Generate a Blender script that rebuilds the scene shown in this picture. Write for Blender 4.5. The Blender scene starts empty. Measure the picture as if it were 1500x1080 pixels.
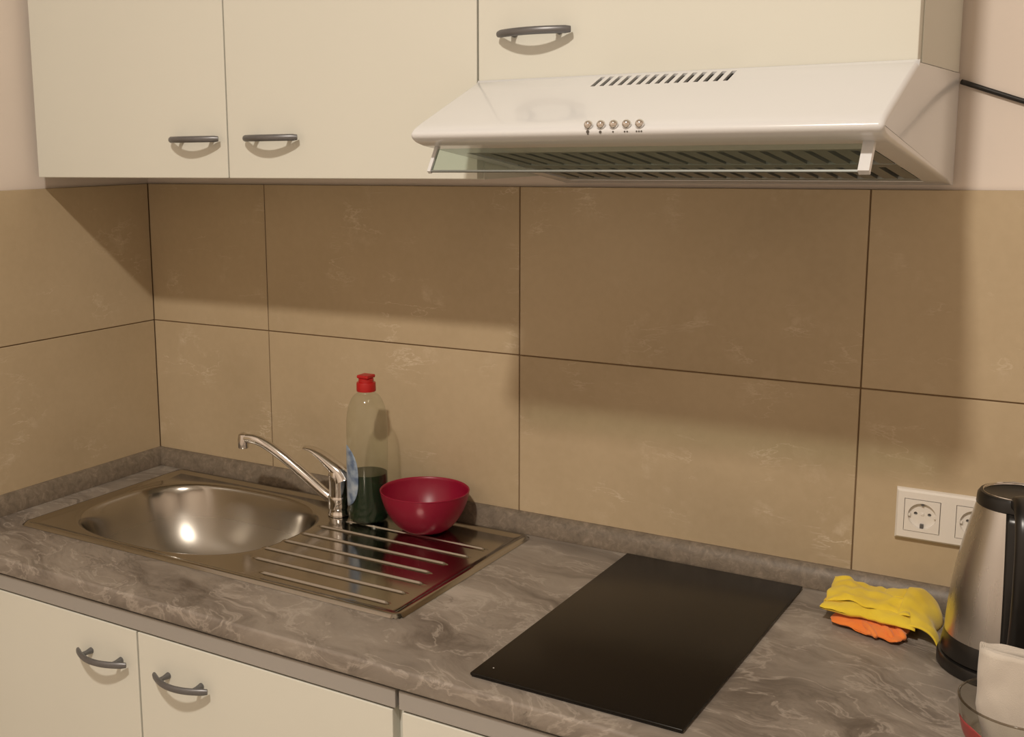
import bpy, bmesh, math, random
from mathutils import Vector, Matrix, noise

# ------------------------------------------------------------------ camera, light, exposure
SC = bpy.context.scene
COL = SC.collection
random.seed(4)

cam_data = bpy.data.cameras.new('camera')
cam = bpy.data.objects.new('camera', cam_data)
COL.objects.link(cam)
R_ = Vector((0.83387134, 0.55176704, -0.01455054))
U_ = Vector((-0.07956869, 0.14625285, 0.98604205))
F_ = Vector((-0.54619356, 0.82107444, -0.16585944))
M = Matrix(((R_.x, U_.x, -F_.x, 1.85602), (R_.y, U_.y, -F_.y, -1.81748), (R_.z, U_.z, -F_.z, 1.59610), (0, 0, 0, 1)))
cam.matrix_world = M
cam_data.sensor_fit = 'HORIZONTAL'
cam_data.sensor_width = 36.0
cam_data.lens = 1701.82 / 1500 * 36.0
cam_data.shift_x = 166.35 / 1500
cam_data.shift_y = -40.66 / 1500
cam_data.clip_start = 0.05
SC.camera = cam

world = bpy.data.worlds.new('world')
SC.world = world
world.use_nodes = True
world.node_tree.nodes['Background'].inputs[0].default_value = (0.9, 0.75, 0.55, 1)
world.node_tree.nodes['Background'].inputs[1].default_value = 0.0

ld = bpy.data.lights.new('ceiling_lamp_offscreen', 'AREA')       # flush ceiling lamp, shines down
ld.shape = 'DISK'
ld.size = 0.17
ld.energy = 69
ld.color = (1.0, 0.90, 0.785)
lamp = bpy.data.objects.new('ceiling_lamp_offscreen', ld)
lamp.location = (1.42, -2.29, 3.35)
COL.objects.link(lamp)

vs = SC.view_settings
vs.view_transform = 'Standard'
vs.look = 'None'
vs.gamma = 1.0
vs.use_curve_mapping = False
vs.exposure = 0.0

# ------------------------------------------------------------------ helpers
def new_obj(name, me, parent=None, loc=(0, 0, 0)):
    o = bpy.data.objects.new(name, me)
    COL.objects.link(o)
    if parent is not None:
        o.parent = parent
    o.location = loc
    return o

def origin_of(o):
    v = Vector((0, 0, 0))
    while o is not None:
        v += o.location
        o = o.parent
    return v

def thing(name, label, cat, loc, group=None):
    o = new_obj(name, None, None, loc)
    o.empty_display_size = 0.02
    o['label'] = label
    o['category'] = cat
    if group:
        o['group'] = group
    return o

def tag(o, label, cat, group=None):
    o['label'] = label
    o['category'] = cat
    if group:
        o['group'] = group
    return o

def mesh_from(name, verts, faces, mats, smooth=False, fmat=None, angle=None):
    me = bpy.data.meshes.new(name)
    me.from_pydata([tuple(v) for v in verts], [], faces)
    for m in (mats if isinstance(mats, (list, tuple)) else [mats]):
        me.materials.append(m)
    if fmat:
        me.polygons.foreach_set('material_index', fmat)
    bm = bmesh.new(); bm.from_mesh(me)
    bmesh.ops.recalc_face_normals(bm, faces=bm.faces)
    bm.to_mesh(me); bm.free()
    if smooth:
        me.polygons.foreach_set('use_smooth', [True] * len(me.polygons))
        if angle is not None:
            me.set_sharp_from_angle(angle=math.radians(angle))
    me.update()
    return me

class MB:
    """collects world-space geometry, then links it as ONE mesh object"""
    def __init__(self):
        self.v = []; self.f = []; self.m = []
    def add(self, verts, faces, mi=0):
        n = len(self.v)
        self.v += [Vector(p) for p in verts]
        self.f += [[i + n for i in f] for f in faces]
        self.m += [mi] * len(faces)
        return self
    def box(self, x0, x1, y0, y1, z0, z1, bev=0.0, seg=2, mi=0):
        bm = bmesh.new()
        bmesh.ops.create_cube(bm, size=1)
        for v in bm.verts:
            v.co = Vector(((x0 + x1) / 2 + v.co.x * (x1 - x0), (y0 + y1) / 2 + v.co.y * (y1 - y0), (z0 + z1) / 2 + v.co.z * (z1 - z0)))
        if bev > 0:
            bmesh.ops.bevel(bm, geom=list(bm.edges), offset=bev, segments=seg, affect='EDGES', profile=0.5)
        self.bm(bm, mi)
        return self
    def bm(self, bm, mi=0):
        bm.verts.index_update()
        self.add([v.co.copy() for v in bm.verts], [[v.index for v in f.verts] for f in bm.faces], mi)
        bm.free()
    def lathe(self, prof, c, n=48, cap0=True, cap1=True, mi=0, sx=1.0, sy=1.0, rot=0.0):
        vs_, fs = [], []
        for r, z in prof:
            for k in range(n):
                a = 2 * math.pi * k / n
                x, y = r * math.cos(a) * sx, r * math.sin(a) * sy
                vs_.append((c[0] + x * math.cos(rot) - y * math.sin(rot), c[1] + x * math.sin(rot) + y * math.cos(rot), c[2] + z))
        for i in range(len(prof) - 1):
            for k in range(n):
                k2 = (k + 1) % n
                fs.append([i * n + k, i * n + k2, (i + 1) * n + k2, (i + 1) * n + k])
        if cap0: fs.append(list(range(n))[::-1])
        if cap1: fs.append([(len(prof) - 1) * n + k for k in range(n)])
        return self.add(vs_, fs, mi)
    def tube(self, path, rad, n=12, mi=0, ex=None, up=(0, 0, 1)):
        """rad: radius or list; ex: list of (w, h) half sizes for an oval section, w across, h along the section normal"""
        P = [Vector(p) for p in path]
        vs_, fs = [], []
        up = Vector(up)
        for i, p in enumerate(P):
            t = (P[min(i + 1, len(P) - 1)] - P[max(i - 1, 0)]).normalized()
            s = t.cross(up)
            if s.length < 1e-4: s = t.cross(Vector((1, 0, 0)))
            s.normalize(); u = s.cross(t).normalized()
            if ex: w, h = ex[i]
            else: w = h = (rad[i] if isinstance(rad, (list, tuple)) else rad)
            for k in range(n):
                a = 2 * math.pi * k / n
                vs_.append(p + s * (w * math.cos(a)) + u * (h * math.sin(a)))
        for i in range(len(P) - 1):
            for k in range(n):
                k2 = (k + 1) % n
                fs.append([i * n + k, i * n + k2, (i + 1) * n + k2, (i + 1) * n + k])
        fs.append(list(range(n))[::-1]); fs.append([(len(P) - 1) * n + k for k in range(n)])
        return self.add(vs_, fs, mi)
    def build(self, name, mats, parent=None, smooth=False, angle=40, loc=None):
        o0 = origin_of(parent) if parent is not None else Vector(loc or (0, 0, 0))
        me = mesh_from(name, [v - o0 for v in self.v], self.f, mats, smooth, self.m, angle)
        return new_obj(name, me, parent, (0, 0, 0) if parent is not None else o0)

def spline(pts, n=8):
    """Catmull-Rom through points"""
    P = [Vector(p) for p in pts]
    out = []
    for i in range(len(P) - 1):
        p0, p1, p2, p3 = P[max(i - 1, 0)], P[i], P[i + 1], P[min(i + 2, len(P) - 1)]
        for k in range(n):
            t = k / n
            out.append(0.5 * ((2 * p1) + (-p0 + p2) * t + (2 * p0 - 5 * p1 + 4 * p2 - p3) * t * t + (-p0 + 3 * p1 - 3 * p2 + p3) * t ** 3))
    out.append(P[-1])
    return out

def perforated(outer, holes):
    """flat plate bounded by the loop outer with the loops in holes cut out; returns verts, faces"""
    bm = bmesh.new(); es = []
    for lp in [outer] + holes:
        vv = [bm.verts.new(p) for p in lp]
        es += [bm.edges.new((vv[k], vv[(k + 1) % len(vv)])) for k in range(len(vv))]
    bmesh.ops.triangle_fill(bm, use_beauty=True, use_dissolve=False, edges=es)
    bm.verts.index_update()
    r = ([v.co.copy() for v in bm.verts], [[v.index for v in f.verts] for f in bm.faces])
    bm.free()
    return r

def structure(o):
    o['kind'] = 'structure'
    return o

# ------------------------------------------------------------------ materials
def mat(name, col, rough=0.5, metal=0.0, spec=0.5, coat=0.0, trans=0.0, ior=1.45):
    m = bpy.data.materials.new(name); m.use_nodes = True
    b = m.node_tree.nodes['Principled BSDF']
    b.inputs['Base Color'].default_value = (*col, 1)
    b.inputs['Roughness'].default_value = rough
    b.inputs['Metallic'].default_value = metal
    b.inputs['Specular IOR Level'].default_value = spec
    b.inputs['Coat Weight'].default_value = coat
    b.inputs['Coat Roughness'].default_value = 0.05
    b.inputs['Transmission Weight'].default_value = trans
    b.inputs['IOR'].default_value = ior
    return m

class NT:
    def __init__(self, m):
        self.t = m.node_tree; self.n = m.node_tree.nodes; self.l = m.node_tree.links
        self.b = self.n['Principled BSDF']
    def node(self, typ, ins=None, **kw):
        nd = self.n.new(typ)
        for k, v in kw.items(): setattr(nd, k, v)
        for k, v in (ins or {}).items():
            if isinstance(v, bpy.types.NodeSocket): self.l.new(v, nd.inputs[k])
            else: nd.inputs[k].default_value = v
        return nd
    def ramp(self, fac, stops):
        r = self.n.new('ShaderNodeValToRGB')
        self.l.new(fac, r.inputs[0])
        e = r.color_ramp.elements
        while len(e) < len(stops): e.new(0.5)
        for el, (p, c) in zip(e, stops):
            el.position = p; el.color = (*c, 1) if len(c) == 3 else c
        return r.outputs[0]
    def mix(self, fac, a, b, mode='MIX'):
        nd = self.n.new('ShaderNodeMix'); nd.data_type = 'RGBA'; nd.blend_type = mode
        for i, v in ((0, fac), (6, a), (7, b)):
            if isinstance(v, bpy.types.NodeSocket): self.l.new(v, nd.inputs[i])
            else: nd.inputs[i].default_value = v if i == 0 else (*v, 1)
        return nd.outputs[2]
    def math(self, op, a, b=0.0):
        nd = self.n.new('ShaderNodeMath'); nd.operation = op
        for i, v in ((0, a), (1, b)):
            if isinstance(v, bpy.types.NodeSocket): self.l.new(v, nd.inputs[i])
            else: nd.inputs[i].default_value = v
        return nd.outputs[0]
    def set(self, **kw):
        for k, v in kw.items():
            self.l.new(v, self.b.inputs[k.replace('_', ' ')])
    def bump(self, h, strength=0.1, dist=0.001):
        nd = self.node('ShaderNodeBump', {'Height': h, 'Strength': strength, 'Distance': dist})
        self.l.new(nd.outputs[0], self.b.inputs['Normal'])

def coords(nt, randomise=False, scale=(1, 1, 1), rot=(0, 0, 0)):
    tc = nt.node('ShaderNodeTexCoord')
    v = tc.outputs['Object']
    if randomise:
        oi = nt.node('ShaderNodeObjectInfo')
        m = nt.math('MULTIPLY', oi.outputs['Random'], 37.0)
        v = nt.node('ShaderNodeVectorMath', {0: v, 1: m}, operation='ADD').outputs[0]
    mp = nt.node('ShaderNodeMapping', {'Vector': v, 'Scale': scale, 'Rotation': rot})
    return mp.outputs[0]

def paint_mat(name, col, rough=0.8, var=0.05):
    m = mat(name, col, rough, spec=0.2); nt = NT(m)
    v = coords(nt)
    n1 = nt.node('ShaderNodeTexNoise', {'Vector': v, 'Scale': 2.5, 'Detail': 3.0})
    c = nt.ramp(n1.outputs[0], [(0.3, tuple(x * (1 - var) for x in col)), (0.7, tuple(min(1, x * (1 + var)) for x in col))])
    nt.set(Base_Color=c)
    n2 = nt.node('ShaderNodeTexNoise', {'Vector': v, 'Scale': 180.0, 'Detail': 2.0})
    nt.bump(n2.outputs[0], 0.08)
    return m

WALLPAINT = paint_mat('wall_paint', (0.76, 0.68, 0.61))
CEILPAINT = paint_mat('ceiling_paint', (0.86, 0.85, 0.82))
WHITE = paint_mat('white_laminate', (0.675, 0.675, 0.605), 0.42, 0.015)
ENAMEL = mat('white_enamel', (0.67, 0.68, 0.69), 0.22, coat=0.35)
HANDLE = mat('pewter_handle', (0.17, 0.17, 0.175), 0.40, 0.65)
BLACKP = mat('black_plastic', (0.012, 0.011, 0.010), 0.28)
CABLE = mat('cable_rubber', (0.015, 0.014, 0.013), 0.5)
WPLASTIC = mat('socket_plastic', (0.80, 0.76, 0.70), 0.28)
CHROME = mat('chrome', (0.72, 0.70, 0.68), 0.10, 1.0)
REDP = mat('red_cap_plastic', (0.45, 0.012, 0.012), 0.35)
GREY_RAIL = paint_mat('grey_aluminium_rail', (0.35, 0.33, 0.305), 0.45, 0.03)
FILTER = mat('filter_metal', (0.27, 0.29, 0.275), 0.42, 0.7)
PLINTH = mat('plinth_board', (0.45, 0.42, 0.40), 0.5)

def tile_mat():
    m = mat('beige_stone_tile', (0.42, 0.32, 0.21), 0.42, spec=0.4); nt = NT(m)
    v = coords(nt, True)
    big = nt.node('ShaderNodeTexNoise', {'Vector': v, 'Scale': 2.6, 'Detail': 3.0, 'Roughness': 0.5})
    c = nt.ramp(big.outputs[0], [(0.25, (0.430, 0.338, 0.216)), (0.5, (0.500, 0.396, 0.256)), (0.78, (0.552, 0.444, 0.296))])
    fine = nt.node('ShaderNodeTexNoise', {'Vector': v, 'Scale': 70.0, 'Detail': 4.0})
    c = nt.mix(0.05, c, nt.ramp(fine.outputs[0], [(0.35, (0.25, 0.19, 0.12)), (0.65, (0.6, 0.5, 0.36))]))
    # pale hairline veins and scuffs, only in patches
    ve = nt.node('ShaderNodeTexNoise', {'Vector': nt.node('ShaderNodeMapping', {'Vector': v, 'Scale': (0.7, 0.7, 2.6)}).outputs[0], 'Scale': 6.0, 'Detail': 6.0, 'Roughness': 0.62, 'Distortion': 0.3})
    d = nt.math('ABSOLUTE', nt.math('SUBTRACT', ve.outputs[0], 0.5))
    line = nt.ramp(d, [(0.0, (1, 1, 1)), (0.010, (0, 0, 0))])
    pm = nt.node('ShaderNodeTexNoise', {'Vector': v, 'Scale': 9.0, 'Detail': 3.0, 'W': 3.0}, noise_dimensions='4D')
    patch = nt.ramp(pm.outputs[0], [(0.52, (0, 0, 0)), (0.68, (1, 1, 1))])
    mask = nt.math('MULTIPLY', nt.math('MULTIPLY', line, patch), 0.5)
    c = nt.mix(mask, c, (0.80, 0.70, 0.55))
    blot = nt.node('ShaderNodeTexNoise', {'Vector': v, 'Scale': 26.0, 'Detail': 5.0, 'W': 9.0, 'Roughness': 0.65}, noise_dimensions='4D')
    bm_ = nt.math('MULTIPLY', nt.math('MULTIPLY', nt.ramp(blot.outputs[0], [(0.54, (0, 0, 0)), (0.70, (1, 1, 1))]), patch), 0.5)
    c = nt.mix(bm_, c, (0.74, 0.64, 0.49))
    nt.set(Base_Color=c)
    nt.bump(fine.outputs[0], 0.05)
    return m
TILE = tile_mat()
GROUT = paint_mat('brown_grout', (0.19, 0.125, 0.07), 0.85)

def marble_mat():
    m = mat('grey_marble_laminate', (0.159, 0.136, 0.116), 0.34, spec=0.45); nt = NT(m)
    v = coords(nt)
    # slow warp of the coordinates so that the streaks swirl
    w = nt.node('ShaderNodeTexNoise', {'Vector': v, 'Scale': 2.6, 'Detail': 3.0, 'Roughness': 0.55})
    wc = nt.node('ShaderNodeVectorMath', {0: w.outputs['Color'], 1: (0.5, 0.5, 0.5)}, operation='SUBTRACT')
    ws = nt.node('ShaderNodeVectorMath', {0: wc.outputs[0]}, operation='SCALE'); ws.inputs['Scale'].default_value = 0.36
    vv = nt.node('ShaderNodeVectorMath', {0: v, 1: ws.outputs[0]}, operation='ADD').outputs[0]
    rt = nt.node('ShaderNodeMapping', {'Vector': vv, 'Rotation': (0, 0, math.radians(22))}).outputs[0]
    st = nt.node('ShaderNodeMapping', {'Vector': rt, 'Scale': (1.7, 6.5, 6.5)}).outputs[0]
    s1 = nt.node('ShaderNodeTexNoise', {'Vector': st, 'Scale': 1.5, 'Detail': 9.0, 'Roughness': 0.70, 'Distortion': 0.25})
    c = nt.ramp(s1.outputs[0], [(0.30, (0.086, 0.069, 0.056)), (0.42, (0.183, 0.156, 0.131)), (0.52, (0.263, 0.228, 0.193)), (0.60, (0.296, 0.259, 0.220)), (0.70, (0.404, 0.359, 0.312))])
    bl = nt.node('ShaderNodeTexNoise', {'Vector': v, 'Scale': 3.2, 'Detail': 4.0, 'Distortion': 1.0, 'W': 2.0}, noise_dimensions='4D')
    c = nt.mix(nt.math('MULTIPLY', nt.ramp(bl.outputs[0], [(0.48, (0, 0, 0)), (0.60, (1, 1, 1))]), 0.35), c, (0.161, 0.140, 0.120))
    ve = nt.node('ShaderNodeTexNoise', {'Vector': st, 'Scale': 2.4, 'Detail': 6.0, 'Roughness': 0.6, 'W': 4.0, 'Distortion': 0.3}, noise_dimensions='4D')
    d = nt.math('ABSOLUTE', nt.math('SUBTRACT', ve.outputs[0], 0.5))
    c = nt.mix(nt.math('MULTIPLY', nt.ramp(d, [(0.0, (1, 1, 1)), (0.020, (0, 0, 0))]), 0.55), c, (0.438, 0.389, 0.336))
    d2 = nt.math('ABSOLUTE', nt.math('SUBTRACT', ve.outputs[0], 0.40))
    pm = nt.node('ShaderNodeTexNoise', {'Vector': v, 'Scale': 5.0, 'Detail': 2.0})
    pk = nt.ramp(pm.outputs[0], [(0.45, (0, 0, 0)), (0.62, (1, 1, 1))])
    c = nt.mix(nt.math('MULTIPLY', nt.math('MULTIPLY', nt.ramp(d2, [(0.0, (1, 1, 1)), (0.02, (0, 0, 0))]), pk), 0.55), c, (0.100, 0.085, 0.070))
    nt.set(Base_Color=c)
    return m
MARBLE = marble_mat()

def upstand_mat():
    m = mat('grey_speckled_upstand', (0.136, 0.110, 0.083), 0.45); nt = NT(m)
    v = coords(nt)
    n1 = nt.node('ShaderNodeTexNoise', {'Vector': v, 'Scale': 70.0, 'Detail': 5.0, 'Roughness': 0.7, 'Distortion': 0.8})
    c = nt.ramp(n1.outputs[0], [(0.32, (0.126, 0.103, 0.077)), (0.55, (0.194, 0.157, 0.118)), (0.72, (0.272, 0.224, 0.171))])
    nt.set(Base_Color=c)
    return m
UPSTAND = upstand_mat()

def steel_mat(name, rough, col=(0.56, 0.53, 0.49), stretch=(1, 60, 60), amount=0.08):
    m = mat(name, col, rough, 1.0); nt = NT(m)
    v = coords(nt, False, stretch)
    n1 = nt.node('ShaderNodeTexNoise', {'Vector': v, 'Scale': 12.0, 'Detail': 4.0})
    r = nt.node('ShaderNodeMapRange', {'Value': n1.outputs[0], 'To Min': max(0.02, rough - amount), 'To Max': rough + amount})
    nt.set(Roughness=r.outputs[0])
    return m
STEEL = steel_mat('sink_steel', 0.14, (0.42, 0.395, 0.355), amount=0.03)
_nt = NT(STEEL)                                        # brushed, duller inside the basin
_at = _nt.node('ShaderNodeAttribute', attribute_name='basin')
_mr = _nt.node('ShaderNodeMapRange', {'Value': _at.outputs['Fac'], 'To Min': 0.14, 'To Max': 0.31})
_nt.set(Roughness=_mr.outputs[0])
KETTLE = steel_mat('brushed_kettle_steel', 0.28, (0.60, 0.59, 0.575), (9, 9, 0.3), 0.03)

def film_mat(name, tint, fres=1.45, gloss=0.03, extra=0.0):
    """thin clear plastic or glass: light passes straight through, with a Fresnel reflection"""
    m = bpy.data.materials.new(name); m.use_nodes = True
    t = m.node_tree; t.nodes.remove(t.nodes['Principled BSDF'])
    out = t.nodes['Material Output']
    tr = t.nodes.new('ShaderNodeBsdfTransparent'); tr.inputs[0].default_value = (*tint, 1)
    gl = t.nodes.new('ShaderNodeBsdfGlossy'); gl.inputs['Roughness'].default_value = gloss
    lw = t.nodes.new('ShaderNodeLayerWeight'); lw.inputs[0].default_value = 0.5
    pw = t.nodes.new('ShaderNodeMath'); pw.operation = 'POWER'; pw.inputs[1].default_value = 4.0; t.links.new(lw.outputs['Facing'], pw.inputs[0])
    fr = t.nodes.new('ShaderNodeMath'); fr.operation = 'MULTIPLY_ADD'; fr.inputs[1].default_value = 0.55; fr.inputs[2].default_value = (fres - 1) ** 2 / (fres + 1) ** 2; t.links.new(pw.outputs[0], fr.inputs[0])
    mx = t.nodes.new('ShaderNodeMixShader')
    t.links.new(fr.outputs[0], mx.inputs[0]); t.links.new(tr.outputs[0], mx.inputs[1]); t.links.new(gl.outputs[0], mx.inputs[2])
    last = mx
    if extra > 0:
        df = t.nodes.new('ShaderNodeBsdfDiffuse'); df.inputs[0].default_value = (0.7, 0.7, 0.66, 1)
        m2 = t.nodes.new('ShaderNodeMixShader'); m2.inputs[0].default_value = extra
        t.links.new(mx.outputs[0], m2.inputs[1]); t.links.new(df.outputs[0], m2.inputs[2]); last = m2
    t.links.new(last.outputs[0], out.inputs[0])
    return m
BOTTLE = film_mat('clear_bottle_plastic', (0.93, 0.95, 0.92), 1.4, 0.06, 0.012)
VISOR = film_mat('green_tinted_visor', (0.82, 0.88, 0.85), 1.45, 0.04)
GLASS = film_mat('clear_dish_glass', (0.90, 0.90, 0.88), 1.5, 0.02)
LIQUID = mat('green_detergent', (0.006, 0.022, 0.006), 0.12, trans=0.10)

def label_mat():
    m = mat('pale_blue_label', (0.42, 0.52, 0.66), 0.45); nt = NT(m)
    n = nt.node('ShaderNodeTexNoise', {'Vector': coords(nt), 'Scale': 60.0, 'Detail': 3.0})
    nt.set(Base_Color=nt.ramp(n.outputs[0], [(0.36, (0.12, 0.17, 0.27)), (0.5, (0.26, 0.33, 0.43)), (0.70, (0.42, 0.48, 0.54))]))
    return m
LABEL = label_mat()
BOWLRED = mat('magenta_red_plastic', (0.27, 0.005, 0.030), 0.36, spec=0.5)
HOBGLASS = mat('black_ceramic_glass', (0.010, 0.008, 0.006), 0.22, spec=0.22)

def cloth_mat(name, c0, c1):
    m = mat(name, c1, 0.9, spec=0.1); nt = NT(m)
    b = nt.b
    b.inputs['Sheen Weight'].default_value = 0.3
    v = coords(nt)
    n = nt.node('ShaderNodeTexNoise', {'Vector': v, 'Scale': 25.0, 'Detail': 4.0})
    nt.set(Base_Color=nt.ramp(n.outputs[0], [(0.3, c0), (0.7, c1)]))
    n2 = nt.node('ShaderNodeTexNoise', {'Vector': v, 'Scale': 900.0, 'Detail': 2.0})
    nt.bump(n2.outputs[0], 0.35, 0.001)
    return m
YELLOW = cloth_mat('yellow_microfibre', (0.76, 0.54, 0.04), (0.86, 0.65, 0.06))
ORANGE = cloth_mat('orange_microfibre', (0.86, 0.22, 0.04), (0.92, 0.29, 0.07))
NAPKIN = cloth_mat('off_white_paper', (0.54, 0.49, 0.43), (0.61, 0.56, 0.49))
REDTINT = mat('red_print', (0.36, 0.06, 0.06), 0.3)

# ------------------------------------------------------------------ room
TT, TJ, TB = 1.523, 1.2237, 0.9365          # tile top, joint, bottom heights
X1, TW = 0.3264, 0.5793
RX, RY, RZ = 3.4, -4.0, 3.5

def slab(name, x0, x1, y0, y1, z0, z1, m):
    return structure(MB().box(x0, x1, y0, y1, z0, z1).build(name, m))
slab('floor', -0.1, RX + 0.1, RY - 0.1, 0.1, -0.1, 0.0, paint_mat('floor_vinyl', (0.58, 0.53, 0.46), 0.5))
slab('ceiling', -0.1, RX + 0.1, RY - 0.1, 0.1, RZ, RZ + 0.1, CEILPAINT)
wall_back = slab('wall_back', -0.1, RX + 0.1, 0.008, 0.11, 0.0, RZ, WALLPAINT)
wall_left = slab('wall_left', -0.11, -0.008, RY, 0.0079, 0.0, RZ, WALLPAINT)
slab('wall_right', RX, RX + 0.1, RY, 0.0079, 0.0, RZ, WALLPAINT)
slab('wall_front', -0.0079, RX - 0.0001, RY - 0.1, RY, 0.0, RZ, WALLPAINT)

MB().box(-0.007, 2.646, 0.0022, 0.0085, TB - 0.035, TT - 0.001).build('grout', GROUT, wall_back)
MB().box(-0.0085, -0.0022, -1.158, 0.0, TB - 0.035, TT - 0.001).build('grout', GROUT, wall_left)
G = 0.0011
def tile(parent, axis, a0, a1, z0, z1):
    if axis == 'x':
        b = MB().box(a0 + G, a1 - G, 0.0, 0.0082, z0 + G, z1 - G, 0.0007, 1)
    else:
        b = MB().box(-0.0082, 0.0, a0 + G, a1 - G, z0 + G, z1 - G, 0.0007, 1)
    c = Vector(((a0 + a1) / 2, 0, (z0 + z1) / 2)) if axis == 'x' else Vector((0, (a0 + a1) / 2, (z0 + z1) / 2))
    me = mesh_from('tile', [v - c for v in b.v], b.f, TILE)
    return new_obj('tile', me, parent, c)
edges = [0.0, X1, X1 + TW, X1 + 2 * TW, X1 + 3 * TW, X1 + 4 * TW]
for z0, z1 in ((TJ, TT), (TB - 0.03, TJ)):
    for a, b in zip(edges[:-1], edges[1:]):
        tile(wall_back, 'x', a, b, z0, z1)
    for a, b in ((-TW, -0.0), (-2 * TW, -TW)):
        tile(wall_left, 'y', a, b, z0, z1)

# ------------------------------------------------------------------ base cabinets
YF = -0.60
CZ = 0.90
def handle_mesh(length, depth):
    """bow handle: slim oval bar, free ends near the door, two posts; local x along, -y out of the door"""
    L = length / 2
    path, ex = [], []
    n = 18
    for i in range(n + 1):
        t = -1 + 2 * i / n
        path.append((t * L, -depth + (depth - 0.010) * t * t, 0.0))
        k = 1.0 if abs(t) < 0.9 else 0.8
        ex.append((0.0040 * k, 0.0056 * k))
    b = MB(); b.tube(path, 0, 14, ex=ex)
    for s in (-1, 1):
        x = s * L * 0.62
        y = -depth + (depth - 0.010) * 0.62 ** 2
        b.tube([(x, 0.0, 0), (x, y * 0.5, 0), (x, y, 0)], [0.0055, 0.0038, 0.0042], 12)
    return mesh_from('handle', b.v, b.f, HANDLE, True, None, 50)
H_MESH = handle_mesh(0.113, 0.030)

def add_handle(door, x, y, z):
    return new_obj('handle', H_MESH, door, Vector((x, y, z)) - origin_of(door))

def base_cabinet(x0, x1, doors, label):
    t = thing('base_cabinet', label, 'cabinet', ((x0 + x1) / 2, -0.3, 0.0))
    b = MB()
    b.box(x0, x0 + 0.018, YF + 0.028, -0.022, 0.10, 0.871)
    b.box(x1 - 0.018, x1, YF + 0.028, -0.022, 0.10, 0.871)
    b.box(x0 + 0.018, x1 - 0.018, YF + 0.028, -0.022, 0.10, 0.118)
    b.box(x0 + 0.018, x1 - 0.018, -0.030, -0.022, 0.118, 0.871)
    b.build('body', WHITE, t)
    MB().box(x0, x1, YF + 0.07, YF + 0.085, 0.0, 0.099).build('plinth', PLINTH, t)
    MB().box(x0 + 0.0015, x1 - 0.0015, YF + 0.008, YF + 0.0275, 0.8385, 0.8660, 0.0008, 1).build('front_rail', GREY_RAIL, t)
    for (a, c, hx) in doors:
        d = MB().box(a, c, YF + 0.0085, YF + 0.0275, 0.105, 0.8352, 0.0012, 2).build('door', WHITE, t)
        add_handle(d, hx, YF + 0.0085, 0.7775)
    return t
base_cabinet(0.006, 1.0280, [(0.010, 0.5275, 0.455), (0.5315, 1.0215, 0.631)], 'white two-door base cabinet under the steel sink with grey bow handles')
base_cabinet(1.0310, 1.622, [(1.0375, 1.6180, 1.120)], 'white base cabinet with grey top rail below the black hob')
base_cabinet(1.625, 2.225, [(1.629, 2.221, 1.715)], 'white base cabinet below the kettle')

# ------------------------------------------------------------------ worktop with cut-out for the sink
SX0, SX1, SY0, SY1 = 0.0884, 0.9481, -0.463, -0.028
def worktop():
    b = MB()
    x0, x1 = 0.0, 2.232
    zt, zb = CZ, 0.872
    hx0, hx1, hy0, hy1 = SX0 + 0.014, SX1 - 0.014, SY0 + 0.014, SY1 - 0.008
    r = 0.005
    yr = YF + r
    xs = [x0, hx0, hx1, x1]; ys = [yr, hy0, hy1, 0.0]
    for z in (zt, zb):
        vs_ = [(x, y, z) for y in ys for x in xs]
        fs = []
        for j in range(3):
            for i in range(3):
                if i == 1 and j == 1: continue
                fs.append([j * 4 + i, j * 4 + i + 1, (j + 1) * 4 + i + 1, (j + 1) * 4 + i])
        b.add(vs_, fs)
    # cut-out walls
    c = [(hx0, hy0), (hx1, hy0), (hx1, hy1), (hx0, hy1)]
    for i in range(4):
        p, q = c[i], c[(i + 1) % 4]
        b.add([(*p, zt), (*q, zt), (*q, zb), (*p, zb)], [[0, 1, 2, 3]])
    # rounded front edge
    prof = [(yr - r * math.sin(a), zt - r + r * math.cos(a)) for a in [math.pi / 2 * k / 6 for k in range(7)]]
    prof += [(YF, zb + 0.003), (YF + 0.002, zb), (yr, zb)]
    vs_ = [(x, y, z) for x in (x0, x1) for (y, z) in prof]
    n = len(prof)
    fs = [[i, i + 1, n + i + 1, n + i] for i in range(n - 1)]
    b.add(vs_, fs)
    for k, x in enumerate((x0, x1)):
        b.add([(x, y, z) for (y, z) in prof] + [(x, 0, zb), (x, 0, zt)], [list(range(n + 2))])
    bm = bmesh.new()
    vv = [bm.verts.new(p) for p in b.v]
    for f in b.f:
        try: bm.faces.new([vv[i] for i in f])
        except ValueError: pass
    bmesh.ops.remove_doubles(bm, verts=bm.verts, dist=1e-5)
    bmesh.ops.recalc_face_normals(bm, faces=bm.faces)
    me = bpy.data.meshes.new('worktop'); bm.to_mesh(me); bm.free()
    me.materials.append(MARBLE)
    me.polygons.foreach_set('use_smooth', [True] * len(me.polygons))
    me.set_sharp_from_angle(angle=math.radians(35))
    return tag(new_obj('worktop', me), 'grey marbled laminate kitchen worktop with rounded front edge', 'worktop')
worktop()

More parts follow.
